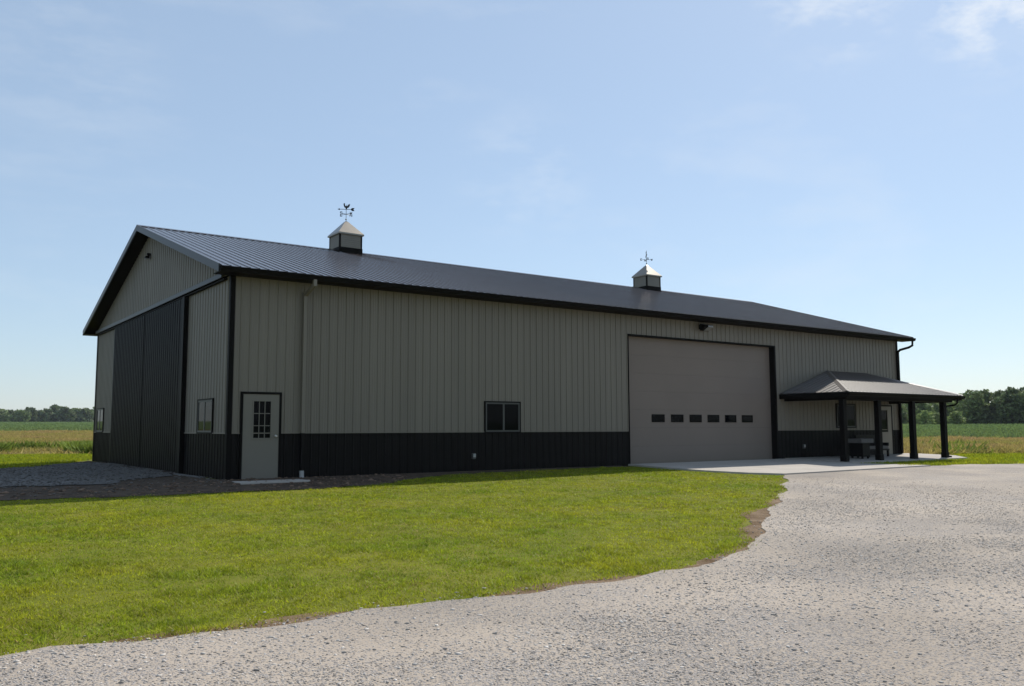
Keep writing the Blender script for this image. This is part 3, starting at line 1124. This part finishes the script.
ed = edge_dist(P)
band = -.05 + .26 * np.clip(vnoise(P, .8, 71) * .55 + vnoise(P, 2.7, 72) * .45 - .30, 0, 1)
pd = np.hypot((P[:, 0] - 4.9) * .78 + (P[:, 1] + 11.6) * .62, ((P[:, 1] + 11.6) * .78 - (P[:, 0] - 4.9) * .62) * 3.6) / 2.1      # the worn bulge of the drive
band += .42 * np.clip(1.2 - pd, 0, 1) * (.6 + .8 * vnoise(P, 1.9, 73))
k &= rng.random(len(P)) < np.clip((ed - band) / .08, .02, 1)
P, r = P[k], r[k]
tuft = vnoise(P, 1.7, 8) * .4 + vnoise(P, 5.0, 9) * .35 + vnoise(P, 11.0, 10) * .25
h = (.010 + .105 * np.clip(tuft - .25, 0, 1) ** 1.6 + .014 * rng.random(len(P)))
h *= 1 + .9 * np.exp(-ed[k] / .22) * (vnoise(P, 4.0, 77) > .45)
dry = rng.random(len(P)) < .03 + .55 * np.exp(-np.clip(ed[k] - band[k], 0, 9) / .12) + .14 * np.clip((vnoise(P, .9, 61) - .55) * 3, 0, 1)
MT['straw'] = mat('straw_blade', (0.40, 0.30, 0.12), 0.7, spec=0.1, island=0.4, transl=0.3)
o = blades('dry_grass', P[dry], h[dry] * .8, .006 + .0007 * r[dry], 2.2, MT['straw'])
o['kind'] = 'stuff'
o['label'] = 'dry straw-coloured blades mixed through the green lawn'
o['category'] = 'grass'
P, r, h = P[~dry], r[~dry], h[~dry]
o = blades('lawn_grass', P, h, .006 + .00075 * r, 2.0, MT['blade'])
o['kind'] = 'stuff'
o['label'] = 'short mown yellow-green grass in front of the barn'
o['category'] = 'grass'
# grass strips to the right of the porch and behind the gravel pad on the left
S1 = [(21.3, -4.55), (24.3, -4.55), (28, -5.5), (34, -7.6), (60, -16.8), (60, -8), (38, -2.6), (36, -1.4), (31.4, -.6), (29, -2.9), (20.8, -2.95)]
P, r = polar(160000, 28, 60, .28, .75, .6)
P1 = P[inside(P, S1)]
S2 = [(-60, 9.5), (-20, 11.6), (-3.6, 11.6), (-1.5, 13.8), (-.2, 16.6), (2.5, 24), (-2, 29), (-60, 40)]
P, r = polar(150000, 30, 56, -.92, -.34, .6)
P2 = P[inside(P, S2)]
P = np.vstack([P1, P2])
o = blades('far_lawn_grass', P, .05 + .06 * rng.random(len(P)), np.full(len(P), .035), .8, MT['blade'])
o['kind'] = 'stuff'
o['label'] = 'strips of bright mown grass beside the porch and behind the gravel pad'
o['category'] = 'grass'

# meadow of tall weeds and dry grass
MT['mead'] = mat('meadow_blade', (0.42, 0.26, 0.13), 0.7, spec=0.2, col2=(0.27, 0.29, 0.05), vscale=0.11, island=0.5, transl=0.45, stretch=(1, 1, .2))
MT['weed'] = mat('weed_blade', (0.19, 0.25, 0.04), 0.7, spec=0.2, island=0.4, transl=0.35, var=0.2, vscale=0.4)
MEAD = [(36.5, -1.4), (28.7, .8), (28.7, 22), (2.3, 24), (-2.2, 29), (-60, 40), (-90, 160), (40, 190), (60, 90), (110, 40), (110, -40), (60, -9)]
PA, _ = polar(200000, 34, 88, .33, .84, .9)
PB, _ = polar(240000, 43, 175, -.92, -.34, 1.1)
P = np.vstack([PA, PB])
P = P[inside(P + (rng.random((len(P), 2)) - .5) * 1.2, MEAD)]
lf_ = (P[:, 0] < 10) & (np.hypot(P[:, 0] - CX, P[:, 1] - CY) < 53 + 6 * vnoise(P, .3, 35))
P = P[~lf_ | (rng.random(len(P)) < .22)]
hn = vnoise(P, .35, 21) * .6 + vnoise(P, 1.1, 22) * .4
h = .08 + .46 * hn ** 1.6 * (.4 + .7 * rng.random(len(P)))
o = blades('meadow_grass', P, h, .045 + .055 * rng.random(len(P)), 2.0, MT['mead'])
o['kind'] = 'stuff'
o['label'] = 'rough brownish meadow of dry grass and weeds before the green field'
o['category'] = 'meadow'
PB, _ = polar(80000, 40, 58, -.92, -.36, .9)
k = inside(PB, MEAD) & (vnoise(PB, .2, 31) > .22)
P = PB[k]
PC, _ = polar(9000, 36, 60, .38, .74, .9)
PC = PC[inside(PC, MEAD) & (vnoise(PC, .3, 33) > .62)]
P = np.vstack([P, PC])
o = blades('meadow_weeds', P, (.25 + .40 * rng.random(len(P))), .12 + .14 * rng.random(len(P)), 1.2, MT['weed'])
o['kind'] = 'stuff'
o['label'] = 'patches of green leafy weeds along the front of the meadow'
o['category'] = 'weeds'
MT['crop'] = mat('crop_leaf', (0.17, 0.235, 0.075), 0.6, spec=0.3, island=0.35, transl=0.3)
PA, _ = polar(40000, 86, 330, .36, .70, 1.4)
PB, _ = polar(40000, 165, 640, -.74, -.42, 1.4)
P = np.vstack([PA, PB])
rr_ = np.hypot(P[:, 0] - CX, P[:, 1] - CY)
o = blades('crop_rows', P, .25 + .25 * rng.random(len(P)), .2 + rr_ * .0025, .8, MT['crop'])
o['kind'] = 'stuff'
o['label'] = 'level green crop field between the meadow and the far trees'
o['category'] = 'crop'

# loose stones on the drive
ICO = []
bm = bmesh.new()
bmesh.ops.create_icosphere(bm, subdivisions=1, radius=1)
icv = np.array([v.co[:] for v in bm.verts])
icf = np.array([[v.index for v in f.verts] for f in bm.faces])
bm.free()


OCV = np.array([(1, 0, 0), (-1, 0, 0), (0, 1, 0), (0, -1, 0), (0, 0, 1), (0, 0, -1)], float)
OCF = np.array([(0, 2, 4), (2, 1, 4), (1, 3, 4), (3, 0, 4), (2, 0, 5), (1, 2, 5), (3, 1, 5), (0, 3, 5)])


def stones(name, P, size, m, off, label, cat, icv=icv, icf=icf):
    n = len(P)
    nvt = len(icv)
    V = np.repeat(icv[None], n, 0) * (1 + .55 * (rng.random((n, nvt, 1)) - .5)) + .25 * (rng.random((n, nvt, 3)) - .5)
    a = rng.random(n) * 2 * math.pi
    sc = np.c_[size * (.8 + .7 * rng.random(n)), size * (.6 + .5 * rng.random(n)), size * (.28 + .30 * rng.random(n))]
    V = V * sc[:, None, :]
    X = V[:, :, 0] * np.cos(a)[:, None] - V[:, :, 1] * np.sin(a)[:, None]
    Y = V[:, :, 0] * np.sin(a)[:, None] + V[:, :, 1] * np.cos(a)[:, None]
    V[:, :, 0], V[:, :, 1] = X, Y
    z = zt(P[:, 0], P[:, 1]) + off + sc[:, 2] * .35
    V += np.c_[P, z][:, None, :]
    F = icf[None] + (np.arange(n) * nvt)[:, None, None]
    o = big_mesh(name, V.reshape(-1, 3), F.reshape(-1, 3), m, 3)
    o['kind'] = 'stuff'
    o['label'] = label
    o['category'] = cat
    return o


P, r = polar(420000, 4.4, 26, -.70, .70, 1.6)
k = inside(P, DRIVE) & (rng.random(len(P)) < np.clip(.38 + 3.0 * (vnoise(P, .30, 45) * .6 + vnoise(P, 1.1, 46) * .4 - .44) + .045 * (P[:, 0] + 2), .07, 1) * np.clip((26 - r) / 12, 0, 1))
e_ = edge_dist(P)
keep = np.clip(.12 + e_ / .7, 0, 1)                      # a fringe of fines along the turf
for c_ in (2.2, 4.0):                                    # packed wheel paths follow the bend
    keep *= 1 - .55 * np.exp(-((e_ - c_ - .5 * vnoise(P, .25, 91)) / .32) ** 2)
k &= rng.random(len(P)) < keep
P, r = P[k], r[k]
stones('gravel_chips', P, .0035 + .0065 * rng.random(len(P)) ** 2 + .0003 * r, MT['chip'], 0.013, 'fine limestone chips covering the gravel drive', 'stones', OCV, OCF)
P, r = polar(120000, 4.6, 36, -.70, .70, 1.35)
k = inside(P, DRIVE) & (rng.random(len(P)) < np.clip(.15 + 1.5 * (vnoise(P, .45, 41) - .2), .08, 1) * np.clip((25 - r) / 15, 0, 1))
P = P[k]
sz = .0035 + .0135 * rng.random(len(P)) ** 5.0 + .00022 * r[k]
stones('loose_stones', P, sz, MT['stone'], 0.014, 'loose grey limestone chips scattered over the gravel drive', 'stones')
P = np.c_[rng.uniform(-5, 4.5, 900), rng.uniform(-2.6, 0, 900)]
P = P[inside(P, [(-60, -.9), (-20, -1.2), (-6, -1.6), (-3, -2.0), (-1, -2.35), (1.2, -2.5), (2.6, -2.3), (4.2, -1.4), (5.5, -.75), (5, .0), (-60, .1)])]
P = np.c_[rng.uniform(-7, 0, 9000), rng.uniform(-1.5, 14.5, 9000)]
P = P[rng.random(len(P)) < np.where(inside(P, [(-60, 9), (-20, 11), (-3.6, 11.3), (-1.5, 13.5), (-.1, 14.2), (-.1, 3.9), (-1.2, 2.6), (-2.4, .9), (-4.6, 1.0), (-20, 1.2), (-60, 1)]), .8, .15)]
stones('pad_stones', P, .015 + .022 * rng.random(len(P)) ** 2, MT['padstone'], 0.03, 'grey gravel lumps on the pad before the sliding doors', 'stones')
P = np.c_[rng.uniform(-5, 4.5, 900), rng.uniform(-2.6, 0, 900)]
P = P[inside(P, [(-60, -.9), (-20, -1.2), (-6, -1.6), (-3, -2.0), (-1, -2.35), (1.2, -2.5), (2.6, -2.3), (4.2, -1.4), (5.5, -.75), (5, .0), (-60, .1)])]
stones('soil_clods', P, .015 + .045 * rng.random(len(P)) ** 3, MT['clod'], 0.012, 'brown soil clods on the bare strip at the barn corner', 'soil')

P, r = polar(60000, 5.5, 22, -.70, .55, 1.4)
q = vnoise(P, .9, 81)
ed2 = edge_dist(P)
k = inside(P, LAWN_POLY) & (rng.random(len(P)) < np.exp(-ed2 / .12) * q)
P = P[k]
stones('edge_stones', P, .005 + .013 * rng.random(len(P)) ** 3, MT['stone'], 0.012, 'stray limestone chips lying in the ragged lawn edge', 'stones')

# ------------------------------------------------------------------ trees
LEAF = [mat('leaf_dark', (0.125, 0.16, 0.065), 0.6, spec=0.25, island=0.45, transl=0.25, var=0.2, vscale=.15),
        mat('leaf_mid', (0.175, 0.225, 0.08), 0.6, spec=0.25, island=0.45, transl=0.25, var=0.2, vscale=.15),
        mat('leaf_pale', (0.235, 0.30, 0.10), 0.6, spec=0.25, island=0.4, transl=0.3, var=0.2, vscale=.15)]


def pix_ray(u):
    a = (u - 512) / 874.56
    d = fw + rr * a
    d = Vector((d.x, d.y, 0)).normalized()
    return d


def tree(u, dist, height, width, leaf, label, group, low=0.12, nq=1500, ls=.55):
    d = pix_ray(u)
    x, y = CAM.x + d.x * dist, CAM.y + d.y * dist
    z = float(zt(x, y)) - .05
    t = thing('tree', label, 'tree', (x, y, z), 0, group)
    # trunk and limbs
    b = MB()
    lean = random.uniform(-.3, .3)
    b.tube([(0, 0, -.3), (lean * .3, 0, height * .25), (lean, .1, height * .55), (lean, .2, height * .85)],
           [height * .028, height * .022, height * .014, height * .004], 8)
    for i in range(6):
        a = random.uniform(0, 6.28)
        h0 = height * random.uniform(.22, .55)
        ln = width * random.uniform(.25, .42)
        b.tube([(lean * .5, 0, h0), (lean * .5 + ln * .5 * math.cos(a), ln * .5 * math.sin(a), h0 + ln * .35), (lean * .5 + ln * math.cos(a), ln * math.sin(a), h0 + ln * .75)],
               [height * .010, height * .007, height * .003], 6)
    b.build('trunk', MT['bark'], t)
    # crown: leaf clumps on many small lobes
    nl = 26
    cs, rs = [], []
    for i in range(nl):
        tt = low + (1 - low) * (i + .5) / nl * .92
        # envelope radius over height
        e = math.sin(math.pi * min(1, max(.06, (tt - low + .12) / (1.1 - low)))) ** .7
        a = i * 2.4 + random.uniform(-.5, .5)
        rad_ = width * .5 * e * random.uniform(.25, .80)
        cs.append((rad_ * math.cos(a) + lean * tt, rad_ * math.sin(a), height * tt))
        rs.append(width * random.uniform(.13, .22) * (1.05 - .35 * tt))
    cs, rs = np.array(cs), np.array(rs)
    pick = rng.integers(0, nl, nq)
    dd = rng.normal(size=(nq, 3))
    dd /= np.linalg.norm(dd, axis=1)[:, None]
    pos = cs[pick] + dd * (rs[pick] * (.45 + .65 * rng.random(nq) ** .6))[:, None] * np.array([1, 1, .85])
    pos[:, 2] = np.clip(pos[:, 2], height * low * .5, height)
    n1 = rng.normal(size=(nq, 3)) + dd * .8
    n1 /= np.linalg.norm(n1, axis=1)[:, None]
    t1 = np.cross(n1, rng.normal(size=(nq, 3)))
    t1 /= np.linalg.norm(t1, axis=1)[:, None]
    t2 = np.cross(n1, t1)
    s_ = (ls * (.5 + .8 * rng.random(nq)))[:, None]
    V = np.stack([pos - t1 * s_, pos - t2 * s_ * .6, pos + t1 * s_, pos + t2 * s_ * .6], 1)
    o = big_mesh('crown', V.reshape(-1, 3), np.arange(4 * nq).reshape(-1, 4), LEAF[leaf], 4)
    o.parent = t
    return t


GL = 'trees of the distant wood left of the barn'
GR = 'trees of the wood right of the porch'
ORD = ['first', 'second', 'third', 'fourth', 'fifth', 'sixth', 'seventh', 'eighth', 'ninth', 'tenth', 'eleventh', 'twelfth', 'thirteenth', 'fourteenth']
KIND = ['dark', 'mid-green', 'pale green']
# (u of the trunk, distance, height m, width m, leaf)
left_w = [(-34, 600, 10.5, 16, 1), (-14, 620, 9.5, 15, 0), (3, 610, 9.6, 14, 1), (14, 640, 9.2, 14, 0), (25, 600, 8.8, 12, 1), (34, 610, 11.0, 13, 0), (45, 630, 9.0, 13, 0),
          (51, 600, 10.0, 11, 0), (59, 610, 13.3, 13, 0), (69, 600, 11.8, 13, 0), (78, 620, 10.8, 13, 1), (88, 610, 10.6, 14, 0), (102, 620, 11.5, 16, 1)]
for i, (u, ds_, hh, ww, lf) in enumerate(left_w):
    hs_ = hh * .80
    size = 'tallest' if hh > 13 else ('tall' if hh > 10.7 else 'low')
    tree(u, ds_, hs_, ww, lf, f'{size} {KIND[lf]} tree, {ORD[i]} from the left in the distant wood left of the barn', GL, low=.05, nq=900, ls=1.0)
right_w = [(893, 250, 7.5, 8, 1), (907, 262, 7.6, 8, 1), (918, 245, 7.6, 8, 1), (927, 300, 12.5, 8, 2), (937, 250, 7.2, 8, 1), (948, 252, 9.0, 8, 0), (958, 246, 9.6, 8, 2), (970, 236, 10.4, 9, 1),
           (983, 240, 10.6, 9, 1), (996, 236, 10.2, 9, 0), (1008, 232, 10.9, 9, 0), (1021, 236, 10.8, 9, 0), (1036, 232, 10.6, 10, 1), (1052, 236, 10.8, 10, 0)]
for i, (u, ds_, hh, ww, lf) in enumerate(right_w):
    where = 'seen between the porch posts' if u < 940 else 'in the wood right of the porch'
    tree(u, ds_, hh * .79, ww, lf, f'{KIND[lf]} leafy tree {where}, {ORD[i]} from the left', GR, low=.04, nq=2200, ls=.42)
bushes = [(922, 222, 3.4, 5, 2, 'pale rounded bush in front of the wood between the two right porch posts'),
          (953, 220, 3.2, 4, 2, 'pale green bush just right of the last porch post'),
          (935, 226, 2.9, 5, 1, 'low mid-green bush before the wood, left of the last porch post')]
for u, ds_, hh, ww, lf, lb in bushes:
    t = tree(u, ds_, hh, ww, lf, lb, 'bushes before the right wood', low=.05, nq=900, ls=.3)
    t.name = 'bush'
    t['category'] = 'bush'

# ------------------------------------------------------------------ summer haze
hz = MB().box(-1000, 1000, -1000, 1000, -2.2, 45).build('haze', bpy.data.materials.new('haze_air'))
hm = hz.data.materials[0]
hm.use_nodes = True
hn_ = hm.node_tree.nodes
hn_.clear()
ho = hn_.new('ShaderNodeOutputMaterial')
hv_ = hn_.new('ShaderNodeVolumePrincipled')
hv_.inputs['Color'].default_value = (0.80, 0.88, 1.0, 1)
hv_.inputs['Density'].default_value = 0.00011
hm.node_tree.links.new(hv_.outputs['Volume'], ho.inputs['Volume'])
hz['kind'] = 'stuff'
hz['label'] = 'pale summer haze in the air over the fields'
hz['category'] = 'haze'
